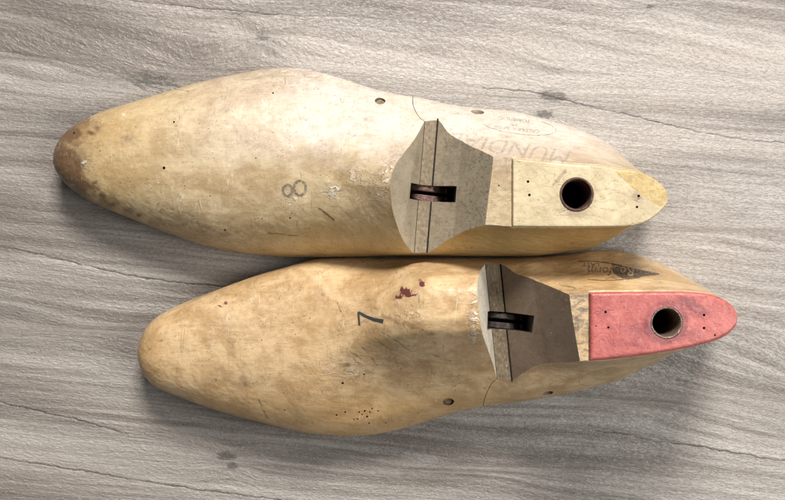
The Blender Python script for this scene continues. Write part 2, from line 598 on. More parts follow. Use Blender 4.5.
def make_body(c, mats):
    x0, x1 = c['x0'], c['x1']            # tips at the widest level
    xt = c['xtop']                       # rear tip of the top
    NS, NU, NP, NL, NB = 520, 72, 26, 14, 10
    th = np.linspace(0, math.pi, NS)
    u = (1 - np.cos(th)) / 2
    xw = x0 + (x1 - x0) * (0.35 * u + 0.65 * (th / math.pi)) if False else x0 + (x1 - x0) * u
    # denser even stations: mix cosine with linear but keep cosine at both ends
    lin = th / math.pi
    k = 0.45
    uu = (1 - np.cos(math.pi * lin)) / 2
    m = smooth(0, 0.16, lin) * smooth(0, 0.16, 1 - lin)
    u = uu * (1 - k * m) + lin * k * m
    u = np.maximum.accumulate(u)
    # step where the cover begins
    xs = x0 + (x1 - x0) * u
    f = smooth(560, x1, xs)
    xtp = xs + (xt - x1) * f * ((xs - 560).clip(0) / (x1 - 560))
    xso = xs - 6 * f

    def out(key, x, a, b):
        pts = c[key]
        return pchip([float(theta(p[0], a, b)) for p in pts], [p[1] for p in pts], theta(x, a, b))
    yu = out('upper', xs, x0, x1)
    yl = out('lower', xs, x0, x1)
    yc = pchip(*zip(*c['ridge_y']), xs)
    pu = pchip(*zip(*c['plate_u']), xtp) if False else None
    ppu = c['top_u']; ppl = c['top_l']
    tu = pchip([float(theta(p[0], 300, xt)) for p in ppu], [p[1] for p in ppu], theta(np.clip(xtp, 300, xt), 300, xt))
    tl = pchip([float(theta(p[0], 300, xt)) for p in ppl], [p[1] for p in ppl], theta(np.clip(xtp, 300, xt), 300, xt))
    bl = smooth(c['blend'][0], c['blend'][1], xs)
    tu = yc * (1 - bl) + tu * bl
    tl = yc * (1 - bl) + tl * bl
    zt = out('ztop', xs, x0, x1) * 1e-3
    dstep = np.where(xs > c['step'], 0.0018, 0.0)
    zw = pchip(*zip(*c['zwide']), xs) * 1e-3
    zb = out('zbot', xs, x0, x1) * 1e-3
    # profile blends
    def prof(keys):
        xk = [q[0] for q in keys]
        G = np.stack([sect(q[1], NU)[0] for q in keys]); H = np.stack([sect(q[1], NU)[1] for q in keys])
        i = np.clip(np.searchsorted(xk, xs, side='right') - 1, 0, len(xk) - 2)
        xk = np.array(xk, float)
        t = smooth(0, 1, (xs - xk[i]) / (xk[i + 1] - xk[i]))[:, None]
        return G[i] * (1 - t) + G[i + 1] * t, H[i] * (1 - t) + H[i + 1] * t
    Gu, Hu = prof(c['prof_u'])
    Gl, Hl = prof(c['prof_l'])
    rings_x, rings_y, rings_z = [], [], []

    def add(Y, Z, Hh):
        rings_y.append(Y); rings_z.append(Z)
        X = xs[:, None] * (1 - Hh) + xtp[:, None] * Hh
        rings_x.append(X)
    A = lambda v: v[:, None]
    # upper flank, wide -> top
    h = Hu[:, ::-1]; g = Gu[:, ::-1]
    add(A(tu) + (A(yu) - A(tu)) * g, A(zw) + (A(zt) - A(zw)) * h, h)
    # top flat
    q = np.linspace(0, 1, NP + 2)[1:-1][None, :]
    o1 = np.ones_like(q) * np.ones((NS, 1))
    add(A(tu) * (1 - q) + A(tl) * q, A(zt) * o1, o1)
    # lower flank
    add(A(tl) + (A(yl) - A(tl)) * Gl, A(zw) + (A(zt) - A(zw)) * Hl, Hl)
    # under the widest level: round in to the feather edge
    ph = np.linspace(0, math.pi / 2, NL + 1)[1:][None, :]
    mid = A((yu + yl) / 2)
    ins = 0.94
    yl2 = mid + (A(yl) - mid) * (ins + (1 - ins) * np.cos(ph))
    yu2 = mid + (A(yu) - mid) * (ins + (1 - ins) * np.cos(ph))
    z2 = A(zw) - (A(zw) - A(zb)) * np.sin(ph)
    z0 = np.zeros_like(z2)
    rx = lambda Hh: A(xs) + (A(xso) - A(xs)) * Hh
    rings_y.append(yl2); rings_z.append(z2); rings_x.append(rx(np.sin(ph)))
    q = np.linspace(0, 1, NB + 2)[1:-1][None, :]
    rings_y.append(yl2[:, -1:] * (1 - q) + yu2[:, -1:] * q)
    rings_z.append(A(zb) * np.ones_like(q)); rings_x.append(rx(np.ones_like(q)) * np.ones_like(q))
    rings_y.append(yu2[:, ::-1]); rings_z.append(z2[:, ::-1]); rings_x.append(rx(np.sin(ph[:, ::-1])))
    X = np.concatenate([r * np.ones((NS, 1)) for r in rings_x], 1)
    Y = np.concatenate(rings_y, 1); Z = np.concatenate(rings_z, 1)
    # slight hand-worn unevenness
    wob = (fbm(X / 38, Y / 30, c['seed'], 3) - 0.5) * 0.0011
    Hn = (Z - A(zw)) / np.maximum(A(zt - zw), 1e-6)
    Z = Z - A(dstep) * smooth(0.95, 1.0, Hn)
    W = PA(X, Y, Z)
    W[..., 2] += wob * smooth(0, 0.02, Z - A(zb) * 1.0)
    n = X.shape[1]
    # close the two ends with one vertex each
    W = W[1:-1]
    verts = W.reshape(-1, 3)
    ns = W.shape[0]
    i = np.arange(ns - 1)[:, None]; j = np.arange(n)[None, :]
    a = i * n + j; b = i * n + (j + 1) % n
    quads = np.stack([a, b, b + n, a + n], -1).reshape(-1, 4)
    faces = quads.tolist()
    c0 = W[0].mean(0); c1 = W[-1].mean(0)
    # pole caps: rear end is a tall narrow slit, so cap it with one strip
    verts = np.vstack([verts, c0, c1])
    k0, k1 = len(verts) - 2, len(verts) - 1
    for jj in range(n):
        faces.append([k0, (jj + 1) % n, jj])
        bb = (ns - 1) * n
        faces.append([k1, bb + jj, bb + (jj + 1) % n])
    me = bpy.data.meshes.new('body')
    me.from_pydata(verts.tolist(), [], faces)
    me.update()
    for mt in mats: me.materials.append(mt)
    bm = bmesh.new(); bm.from_mesh(me)
    bmesh.ops.remove_doubles(bm, verts=bm.verts, dist=1e-6)
    bmesh.ops.dissolve_degenerate(bm, edges=bm.edges, dist=1e-7)
    bmesh.ops.recalc_face_normals(bm, faces=bm.faces)
    bm.to_mesh(me); bm.free()
    o = bpy.data.objects.new('body', me)
    COL.objects.link(o)
    return o


def line_at(l, y):
    (xa, ya), (xb, yb) = l
    return xa + (xb - xa) * (y - ya) / (yb - ya)


def split_loose(o):
    """front and rear block as two meshes, cut apart by the joint"""
    bm = bmesh.new(); bm.from_mesh(o.data)
    bm.verts.ensure_lookup_table()
    seen = np.zeros(len(bm.verts), int) - 1
    comp = []
    for v in bm.verts:
        if seen[v.index] >= 0: continue
        k = len(comp); st = [v]; seen[v.index] = k; cnt = []
        while st:
            w = st.pop(); cnt.append(w.index)
            for e in w.link_edges:
                q = e.other_vert(w)
                if seen[q.index] < 0:
                    seen[q.index] = k; st.append(q)
        comp.append(cnt)
    bm.free()
    comp_ids = sorted(range(len(comp)), key=lambda k: -len(comp[k]))[:2]
    co = get_co(o.data)
    comp_ids.sort(key=lambda k: co[comp[k], 0].mean())
    res = []
    for k in comp_ids:
        bm = bmesh.new(); bm.from_mesh(o.data)
        bm.verts.ensure_lookup_table()
        bmesh.ops.delete(bm, geom=[v for v in bm.verts if seen[v.index] != k], context='VERTS')
        me = bpy.data.meshes.new('block'); bm.to_mesh(me); bm.free()
        for mt in o.data.materials: me.materials.append(mt)
        ob = bpy.data.objects.new('block', me); COL.objects.link(ob)
        res.append(ob)
    print('split', len(comp), [len(comp[k]) for k in comp_ids])
    om = o.data
    bpy.data.objects.remove(o); bpy.data.meshes.remove(om)
    return res


def shade(o):
    me = o.data
    me.polygons.foreach_set('use_smooth', [True] * len(me.polygons))
    me.set_sharp_from_angle(angle=math.radians(33))


def count_loose(o):
    """how many separate big shells the mesh has"""
    me = o.data
    n = len(me.vertices)
    e = np.empty(len(me.edges) * 2, np.int32)
    me.edges.foreach_get('vertices', e)
    a, b = e[::2], e[1::2]
    lab = np.arange(n)
    while True:
        m = np.minimum(lab[a], lab[b])
        new = lab.copy()
        np.minimum.at(new, a, m); np.minimum.at(new, b, m)
        new = new[new]
        if (new == lab).all(): break
        lab = new
    return int((np.bincount(lab, minlength=n) > 2000).sum())


def make_last(c):
    xm, ym = (c['x0'] + c['x1']) / 2, c['ymid']
    root = empty('shoe_last', P(xm, ym, 0.0))
    tag(root, c['label'], 'shoe last', 'old wooden shoe lasts')
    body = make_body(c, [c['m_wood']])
    zf = c['zfloor']; y0, y1 = c['ny']
    L, R, FT, BT = c['seamL'], c['seamR'], c['frontT'], c['backT']

    def prof(y):
        z_ft, z_bt = c['z_ft'], c['z_bt']
        pl = Vector(P(line_at(L, y), y, zf)); pr = Vector(P(line_at(R, y), y, zf))
        ft = Vector(P(line_at(FT, y), y, z_ft)); bt = Vector(P(line_at(BT, y), y, z_bt))
        k = 1.35
        mid = pr.lerp(bt, c['mid'][0]) - Vector((0, 0, c['mid'][1]))
        return [pl, pr, mid, bt, bt + (bt - mid) * 0.6, pl + (ft - pl) * k * 1.25]
    cut(body, prism(prof(y0), prof(y1), [0, 1, 1, 1, 1, 2, 2, 2], [c['m_floor'], c['m_back'], c['m_front']]))
    bvh = BVHTree.FromObject(body, bpy.context.evaluated_depsgraph_get())
    pins = []
    for (x, y, r, ax, rec) in c['pins']:
        h, n = ray_hit(bvh, x, y)
        pins.append((h, Vector(ax).normalized(), r * S0 * 0.93, rec))
    cut(body, cylinders([(h, a, r, 0.006) for h, a, r, rec in pins], c['m_back'], 28))
    # the circular joint between the two blocks, a real saw gap
    def sheet(y, w=0.0003):
        p = Vector(P(line_at(L, y), y, zf))
        zz = np.linspace(0, 1, 17)
        d = [(0.0003, 0.004), (0, 0)] + [(-0.0066 * math.sin(math.pi * min(1, t * 0.95)) ** 0.75, -0.034 * t ** 1.15) for t in zz[1:]] + [(0.001, -0.060)]
        a = [p + Vector((x, 0, z)) for x, z in d]
        b = [p + Vector((x + w, 0, z)) for x, z in reversed(d)]
        return a + b
    for w in (0.0003, 0.00022, 0.0002, 0.00026, 0.0004, 0.0005):
        trial = bpy.data.objects.new('trial', body.data.copy())
        COL.objects.link(trial)
        cut(trial, prism(sheet(y0, w), sheet(y1, w), None, [M_hole]))
        good = count_loose(trial) >= 2 and len(trial.data.vertices) > 0.9 * len(body.data.vertices)
        if good: break
        if w != 0.0005: bpy.data.objects.remove(trial)
    bpy.data.objects.remove(body)
    body = trial
    # shallow crack along the other side of the dusty floor
    def crack(y):
        p = Vector(P(line_at(R, y), y, zf))
        return [p + Vector(q) for q in ((-0.0008, 0, -0.001), (0.0000, 0, -0.001), (0.0001, 0, 0.003), (-0.0008, 0, 0.003))]
    cut(body, prism(crack(y0), crack(y1), None, [M_hole]))
    # hinge slot
    sx0, sy0, sx1, sy1, dy = c['slot']
    zs = 0.048
    q = [(sx0, sy0), (sx1, sy0 + dy), (sx1 - 1.5, sy1 + dy), (sx0 - 1.5, sy1)]
    top = []; bot = []
    for (a, b) in q:
        p = Vector(P(a, b, zs))
        top.append(Vector((p.x, p.y, 0.11))); bot.append(Vector((p.x, p.y, 0.022)))
    cut(body, prism(top, bot, None, [M_void]))
    # bushing bore
    bx, by, br = c['bush']
    zt = c['zheel']
    bc = Vector(P(bx, by, zt)); rr = br * S0 * (D - zt) / D
    cut(body, cylinders([((bc.x, bc.y, zt - 0.02), (0, 0, 1), rr, 0.028)], M_hole, 48))
    # worm holes and tack holes plus the pin bores
    bvh = BVHTree.FromObject(body, bpy.context.evaluated_depsgraph_get())
    specs = []
    for (x, y, r) in c['holes']:
        h, n = ray_hit(bvh, x, y)
        if h is None: continue
        specs.append((h, n, r * S0 * 0.76, 0.0014))
    cut(body, cylinders(specs, M_hole, 7))
    fore, heel = split_loose(body)
    fore.name = fore.data.name = 'toe_block'
    heel.name = heel.data.name = 'heel_block'
    bvhs = BVHTree.FromObject(fore, bpy.context.evaluated_depsgraph_get()), BVHTree.FromObject(heel, bpy.context.evaluated_depsgraph_get())
    for o in (fore, heel):
        co = get_co(o.data)
        px, py = to_px(co)
        j = 0.00028
        q = co * 1000
        jit = np.stack([fbm(q[:, 1] / 1.3 + k * 9, q[:, 2] / 1.3 + q[:, 0] / 2.1, 90 + k, 3) - 0.5 for k in range(3)], -1)
        co2 = co + jit * j
        o.data.vertices.foreach_set('co', co2.astype(np.float32).ravel())
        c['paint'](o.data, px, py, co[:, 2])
        shade(o)
        set_parent(o, root)
    # pins
    for k, (h, a, r, rec) in enumerate(pins):
        s = cylinders([(h - a * (rec + 0.002), a, r * 0.94, 0.002)], c['m_pin'], 24)
        bm = bmesh.new(); bm.from_mesh(s.data)
        bmesh.ops.bevel(bm, geom=bm.edges[:], offset=0.0003, segments=2, affect='EDGES')
        bm.to_mesh(s.data); bm.free()
        s.name = s.data.name = 'hinge_pin'
        shade(s)
        set_parent(s, root)
    # heel cover
    make_cover(c, root)
    # bushing tube
    rad = lambda f: rr * f
    rings = [(0.985, zt - 0.040), (0.985, zt + 0.0003), (0.97, zt + 0.0008), (0.93, zt + 0.0010), (0.87, zt + 0.0007), (0.84, zt - 0.0004),
             (0.82, zt - 0.003), (0.81, zt - 0.040)]
    v, f = [], []
    ns = 56
    for k, (fr, z) in enumerate(rings):
        for i in range(ns):
            a = 2 * math.pi * i / ns
            w = 1 + 0.012 * math.sin(3 * a + k) * (1 if 1 < k < 6 else 0)
            v.append((bc.x + rad(fr) * w * math.cos(a), bc.y + rad(fr) * w * math.sin(a), z))
    for k in range(len(rings)):
        k2 = (k + 1) % len(rings)
        for i in range(ns):
            f.append((k * ns + i, k * ns + (i + 1) % ns, k2 * ns + (i + 1) % ns, k2 * ns + i))
    mesh_obj('bushing', v, f, c['m_bush'], root)
    # hinge: two bowed steel leaves lying in the slot
    hinge = empty('hinge', Vector(P((sx0 + sx1) / 2, (sy0 + sy1) / 2, zf)) - Vector(root.location))
    hinge.parent = root
    for (ya, yb, bow) in c['leaves']:
        v, f = [], []
        n = 30
        xa, xb = c['leaf_x']
        for i in range(n + 1):
            t = i / n
            x = xa + (xb - xa) * t
            hump = math.sin(math.pi * min(1, t * 0.95 + 0.1)) ** 0.6 if t < 0.95 else 0.35
            zt_ = zf - 0.0085 + 0.0075 * max(0.0, hump)
            yc_ = (ya + yb) / 2 + dy * t
            half = (yb - ya) / 2
            o_ = bow * math.sin(math.pi * t) ** 0.8
            up = yc_ - half + (o_ if bow < 0 else 0)
            dn = yc_ + half + (o_ if bow > 0 else 0)
            hh = 0.0005
            v += [P(x, up, zf - 0.016), P(x, up, zt_ - hh), P(x, up + 0.9, zt_), P(x, dn - 0.9, zt_), P(x, dn, zt_ - hh), P(x, dn, zf - 0.016)]
            if i:
                b = 6 * i
                for j in range(6):
                    f.append((b - 6 + j, b - 6 + (j + 1) % 6, b + (j + 1) % 6, b + j))
        f.append((0, 1, 2, 3, 4, 5)); e = 6 * n
        f.append((e + 5, e + 4, e + 3, e + 2, e + 1, e))
        lf = mesh_obj('hinge_leaf', v, f, c['m_hinge'], None)
        shade(lf)
        lf.parent = hinge
        lf.data.transform(Matrix.Translation(-(Vector(hinge.location) + Vector(root.location))))
    return root, bvhs


def make_cover(c, root):
    xa, xb = c['step'] + 1.1, c['xtop'] + 1.0
    NS, NA = 260, 70
    th = np.linspace(0, math.pi / 2, NS)
    xs = xa + (xb - xa) * np.sin(th)
    zt = c['zheel']
    tu = pchip([float(theta(p[0], 300, xb)) for p in c['top_u']], [p[1] for p in c['top_u']], theta(xs, 300, xb))
    tl = pchip([float(theta(p[0], 300, xb)) for p in c['top_l']], [p[1] for p in c['top_l']], theta(xs, 300, xb))
    k = S0 * (D - zt) / D
    th_ = 0.0022
    r = c['cover_r']
    # cross-section: bottom -> side -> rounded -> top
    q = np.linspace(0, 1, NA)
    X, Y, Z = [], [], []
    for i in range(NS):
        a, b = tu[i], tl[i]
        w = (b - a)
        dpx = q * w
        e = np.minimum(dpx, w - dpx) * k             # metres from the nearest long edge
        ex = min((xb - xs[i]), 1e9) * k
        ea = (xs[i] - xa) * k
        em = np.minimum(e, ea + 0.00004)
        rr = np.where(em < r, np.sqrt(np.clip(r*r - (r - em)**2, 0, None)), r)
        z = zt + c['cover_up'] - r * 1.0 + rr * 1.0
        z = np.minimum(z, zt + c['cover_up'])
        X.append(np.r_[xs[i], np.full(NA, xs[i]), xs[i]])
        Y.append(np.r_[a, a + dpx, b])
        Z.append(np.r_[zt - th_ + 0.00005, z, zt - th_ + 0.00005])
    X, Y, Z = map(np.array, (X, Y, Z))
    # cluster rows near edges
    Z[:, 1:-1] += (fbm(X[:, 1:-1] / 9, Y[:, 1:-1] / 7, c['seed'] + 9, 3) - 0.5) * 0.00035
    W = PA(X, Y, Z)
    ns, n = X.shape
    i = np.arange(ns - 1)[:, None]; j = np.arange(n)[None, :]
    a = i * n + j; b = i * n + (j + 1) % n
    faces = np.stack([a, b, b + n, a + n], -1).reshape(-1, 4).tolist()
    faces.append(list(range(n - 1, -1, -1)))
    o = mesh_obj('heel_cover', W.reshape(-1, 3), faces, c['m_cover'])
    bm = bmesh.new(); bm.from_mesh(o.data)
    bmesh.ops.remove_doubles(bm, verts=bm.verts, dist=2e-6)
    bmesh.ops.recalc_face_normals(bm, faces=bm.faces)
    bm.to_mesh(o.data); bm.free()
    bx, by, br = c['bush']
    bc = Vector(P(bx, by, zt)); rr = br * S0 * (D - zt) / D
    cut(o, cylinders([((bc.x, bc.y, zt), (0, 0, 1), rr * 1.0, 0.01)], c['m_cover'], 48))
    specs = []
    for (x, y, r_) in c['tacks']:
        specs.append((Vector(P(x, y, zt + c['cover_up'])), (0.05, 0, 1), r_ * k * 0.74, 0.0012))
    cut(o, cylinders(specs, M_hole, 8))
    co = get_co(o.data)
    px, py = to_px(co)
    c['paint_cover'](o.data, px, py)
    shade(o)
    set_parent(o, root)
    return o


# ------------------------------------------------------------------ materials of the two lasts
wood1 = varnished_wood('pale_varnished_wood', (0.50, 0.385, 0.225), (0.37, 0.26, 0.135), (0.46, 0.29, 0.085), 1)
wood2 = varnished_wood('amber_varnished_wood', (0.595, 0.415, 0.222), (0.42, 0.265, 0.12), (0.47, 0.27, 0.09), 5)


def random_wear(px, py, seed, box):
    rs = np.random.RandomState(seed)
    st = np.zeros_like(px); ln = np.zeros_like(px)
    x0, x1, y0, y1 = box
    for _ in range(90):
        x, y = rs.uniform(x0, x1), rs.uniform(y0, y1)
        a, rr, an, amp = rs.uniform(0.9, 3.6) ** 1.15, rs.uniform(.3, .8), rs.uniform(-30, 30), rs.uniform(.2, .55)
        m = (np.abs(px - x) < 20) & (np.abs(py - y) < 20)
        st[m] += amp * blob(px[m], py[m], x, y, a, a * rr, an)
    for _ in range(60):
        x, y = rs.uniform(x0, x1), rs.uniform(y0, y1)
        an = rs.normal(0.35, 0.7); L = rs.uniform(3, 17); bend = rs.uniform(-.35, .35)
        pts = [(x + L * t * math.cos(an + bend * t), y + L * t * math.sin(an + bend * t)) for t in (0, .5, 1)]
        m = (np.abs(px - x) < 24) & (np.abs(py - y) < 24)
        ln[m] = np.maximum(ln[m], rs.uniform(.25, .6) * np.exp(-(seg_dist(px[m], py[m], pts) / rs.uniform(.5, .9)) ** 2))
    return st, ln


def paint1(me, px, py, z):
    n = fbm(px / 16, py / 12, 31, 4) - 0.5
    n2 = fbm(px / 6, py / 5, 131, 4) - 0.5
    stain_shade = 0.80 * smooth(104, 54, px + 46 * n + 26 * n2 + (py - 150) * 0.12) * (0.75 + 1.6 * n2)
    stain_shade += 0.9 * blob(px, py, 74, 134, 6, 4) + 0.7 * blob(px, py, 91, 133, 4, 2, 20) + 0.5 * blob(px, py, 70, 166, 12, 16)
    stain_shade += 0.45 * blob(px, py, 127, 139, 7, 4) + 0.4 * blob(px, py, 90, 186, 16, 5, 30)
    stain_shade += 0.28 * smooth(190, 80, px)
    edge = pchip([56, 88, 160, 200, 240, 300, 700], [168, 200, 230, 244, 251, 257, 257], px)
    stain_shade += (0.25 + 1.3 * n2) * np.exp(-((py - edge + 8) / 9) ** 2) * smooth(300, 110, px)
    stain_shade += 0.6 * np.exp(-(seg_dist(px, py, [(318, 208), (326, 213), (333, 220)]) / 1.4) ** 2)
    stain_shade += 0.36 * np.exp(-(seg_dist(px, py, [(298, 205), (306, 213)]) / 2.2) ** 2)
    stain_shade += 0.5 * blob(px, py, 340, 190, 8, 3) + 0.35 * blob(px, py, 375, 196, 14, 9) + 0.3 * blob(px, py, 285, 235, 20, 2)
    stain_shade += 0.35 * smooth(385, 392, px) * (px < 420) * (py > 150) * (py < 230)
    scuff_glint = 0.5 * blob(px, py, 150, 175, 70, 34) * smooth(0.5, 0.75, fbm(px / 4, py / 2.2, 51, 3)) + 0.9 * blob(px, py, 85, 164, 6, 4)
    scuff_glint += 1.2 * blob(px, py, 296, 199, 3, 2) + 1.2 * blob(px, py, 290, 204, 2.5, 2) + 1.0 * blob(px, py, 331, 190, 2.5, 2.5) + 0.9 * blob(px, py, 124, 115, 3, 2)  # small varnish glints painted as pale spots
    scuff_glint += 0.15 * blob(px, py, 150, 190, 50, 25) + 0.6 * blob(px, py, 384, 172, 6, 16)  # last blob paints the highlight on the cone tip
    scuff_glint += 0.25 * smooth(150, 100, py) * (px > 220)
    chip_glint = 0.9 * blob(px, py, 334, 191, 10, 6) + 0.9 * blob(px, py, 384, 178, 7, 16, 20) + 0.6 * blob(px, py, 86, 163, 8, 5)  # chipped varnish with its glints, cone-tip highlight included
    chip_glint += 0.5 * blob(px, py, 295, 200, 8, 6) + 0.5 * blob(px, py, 355, 178, 12, 8)
    ds, dl = random_wear(px, py, 101, (60, 500, 70, 255))
    stain_shade = stain_shade + ds
    put_attr(me, 'marks', stain_shade, scuff_glint, 0, chip_glint)
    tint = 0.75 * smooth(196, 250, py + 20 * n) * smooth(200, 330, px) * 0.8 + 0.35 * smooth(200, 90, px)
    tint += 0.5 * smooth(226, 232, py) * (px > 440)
    grey = 0.6 * blob(px, py, 190, 222, 60, 12, 20) + 0.4 * blob(px, py, 260, 226, 30, 10, 8) + 0.35 * blob(px, py, 330, 80, 80, 10, 12) * 0.6
    grey += 0.35 * smooth(105, 70, py) * smooth(190, 260, px) * smooth(350, 300, px)
    line = 0.7 * np.exp(-(seg_dist(px, py, [(345, 140), (362, 132)]) / 0.8) ** 2)
    line += 0.9 * np.exp(-(seg_dist(px, py, [(319, 208), (334, 220)]) / 1.0) ** 2)
    line += 0.8 * np.exp(-(seg_dist(px, py, [(268, 233), (300, 236)]) / 0.8) ** 2)
    line = np.maximum(line, dl)
    bare = (z > 0.0785) * (px < 513) * (py > 156.5) * (py < 227)
    tint = tint * (1 - bare)
    grey = grey + 0.35 * bare
    bl = smooth(178, 128, py + 30 * n) * smooth(215, 330, px) * 0.75  # sheen on the light-facing upper flank, painted as paler wood
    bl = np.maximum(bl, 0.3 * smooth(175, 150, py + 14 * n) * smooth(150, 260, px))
    put_attr(me, 'wear_and_sheen', np.clip(tint, 0, 0.72), np.clip(grey, 0, 0.55), line, bl)


def cover_paint1(me, px, py):
    d = (px - 613) * 0.88 - (py - 168) * 0.62
    d = np.maximum(d, 0) * (1 - smooth(205, 214, py) * smooth(662, 650, px))
    a = smooth(-2.5, 2.5, (px - 613) - (py - 168) * 0.75 - 0.012 * (py - 168) ** 2 * (py > 168))
    g = 0.6 * blob(px, py, 637, 196, 7, 5) + 0.75 * np.exp(-(seg_dist(px, py, [(553, 185), (565, 171)]) / 2.2) ** 2)
    g += 0.35 * blob(px, py, 560, 210, 20, 6) + 0.3 * blob(px, py, 590, 216, 30, 5) + 0.3 * np.exp(-(np.hypot(px - 576, py - 195) - 19) ** 2 / 16)
    put_attr(me, 'marks', a, g, 0, 0)


def paint2(me, px, py, z):
    n = fbm(px / 14, py / 11, 77, 4) - 0.5
    stain_shade = 0.30 * np.exp(-(seg_dist(px, py, [(213, 300), (223, 322), (232, 348), (245, 378)]) / 6) ** 2)
    stain_shade += 0.34 * np.exp(-(seg_dist(px, py, [(285, 268), (290, 290), (299, 306)]) / 4) ** 2)
    stain_shade += 0.40 * blob(px, py, 242, 384, 14, 9) + 0.35 * blob(px, py, 340, 290, 4, 8, -20) + 0.45 * blob(px, py, 362, 303, 4, 3)
    stain_shade += 0.5 * np.exp(-(seg_dist(px, py + 5 * n, [(384, 317), (402, 322), (420, 328), (434, 336)]) / 3.8) ** 2) + 0.10 * np.exp(-(seg_dist(px, py + 6 * n, [(378, 280), (376, 300), (384, 318)]) / 7) ** 2)  # rust-brown crest streak, then shading painted where the cone rises
    stain_shade += 0.22 * smooth(185, 140, px) + 0.25 * blob(px, py, 170, 365, 14, 10) + 0.22 * blob(px, py, 175, 340, 10, 8)
    stain_shade += 0.35 * blob(px, py, 466, 334, 5, 9) + 0.3 * blob(px, py, 345, 365, 30, 12, 15)
    stain_shade += 0.4 * blob(px, py, 420, 412, 10, 3, -20) + 0.28 * blob(px, py, 350, 262, 90, 6)  # long strip paints the neighbouring last's shadow on the upper edge
    stain_shade += 0.5 * smooth(476, 479, px) * (px < 484) * smooth(350, 320, py) * 0
    scuff_glint = 0.5 * blob(px, py, 176, 332, 14, 3) + 0.6 * blob(px, py, 345, 370, 26, 10, 10) + 0.5 * blob(px, py, 440, 385, 30, 8)
    scuff_glint += 0.7 * blob(px, py, 413, 314, 9, 4) + 0.8 * blob(px, py, 474, 318, 4, 22) + 0.4 * blob(px, py, 285, 380, 25, 20) + 0.5 * blob(px, py, 210, 345, 22, 22)  # tall narrow blob paints the cone-tip highlight
    red = 1.0 * blob(px, py, 406, 292, 6.5, 5, 20) + 0.75 * blob(px, py, 397, 298, 6, 2.6, 0) + 0.9 * blob(px, py, 422, 284, 5, 3.5, 30)
    red += 0.6 * blob(px, py, 414, 295, 6, 1.4, -8) + 0.5 * blob(px, py, 402, 287, 1.6, 4)
    red += 0.55 * blob(px, py, 223, 304, 8, 3.4, -25)
    chip_glint = 0.9 * blob(px, py, 474, 318, 5, 22) + 0.45 * blob(px, py, 411, 315, 12, 7) + 0.2 * blob(px, py, 345, 370, 40, 14)  # first blob sets the painted highlight at the cone tip
    ds, dl = random_wear(px, py, 202, (145, 640, 260, 430))
    stain_shade = stain_shade + ds
    put_attr(me, 'marks', stain_shade, scuff_glint, red, chip_glint)
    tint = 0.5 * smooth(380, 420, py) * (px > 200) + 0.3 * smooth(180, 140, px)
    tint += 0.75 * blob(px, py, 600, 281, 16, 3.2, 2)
    grey = 0.12 * blob(px, py, 365, 318, 16, 26, -25) + 0.30 * blob(px, py, 420, 362, 60, 24, 12) + 0.25 * blob(px, py, 250, 330, 40, 40)  # darker patches round the numeral, on the lower flank and the vamp
    grey += 0.3 * np.exp(-(seg_dist(px, py, [(340, 350), (372, 372)]) / 2.5) ** 2)
    line = 0
    for p in ([(258, 398), (262, 408), (268, 419)], [(336, 300), (340, 310), (346, 320)], [(372, 336), (390, 350), (402, 372)],
              [(378, 330), (398, 342), (412, 352)], [(438, 284), (447, 286)], [(434, 355), (452, 362)], [(360, 344), (378, 366)],
              [(606, 279), (612, 276), (617, 279)], [(560, 284), (575, 288)], [(350, 352), (366, 362)]):
        line = line + 0.62 * np.exp(-(seg_dist(px + 3 * n, py + 5 * n, p) / 1.1) ** 2)
    e = np.abs(np.hypot((px - 601) / 22, (py - 377 + (px - 601) * 0.2) / 7) - 1)
    line = line + 0.55 * np.exp(-(e / 0.07) ** 2) * (px < 604) * (py > 362)
    bare = (z > 0.0765) * (px > 560) * (px < 590) * (py > 293)
    tint = tint * (1 - bare)
    grey = grey + 0.5 * bare
    line = np.maximum(line, dl)
    put_attr(me, 'wear_and_sheen', np.clip(tint, 0, 0.75), np.where(bare, 0.9, np.clip(grey, 0, 0.5)), line, 0)


def cover_paint2(me, px, py):
    g = 0.75 * blob(px, py, 688, 302, 12, 6, 15) + 0.6 * blob(px, py, 700, 312, 14, 8) + 0.5 * blob(px, py, 640, 330, 22, 10)
    g += 0.45 * blob(px, py, 606, 314, 4, 4) + 0.4 * blob(px, py, 609, 327, 4, 3) + 0.55 * blob(px, py, 690, 335, 18, 7) + 0.35 * blob(px, py, 625, 345, 40, 5)
    g += 0.5 * np.exp(-(np.hypot(px - 666, py - 322) - 19) ** 2 / 14)
    put_attr(me, 'marks', 0, g, 0, 0)


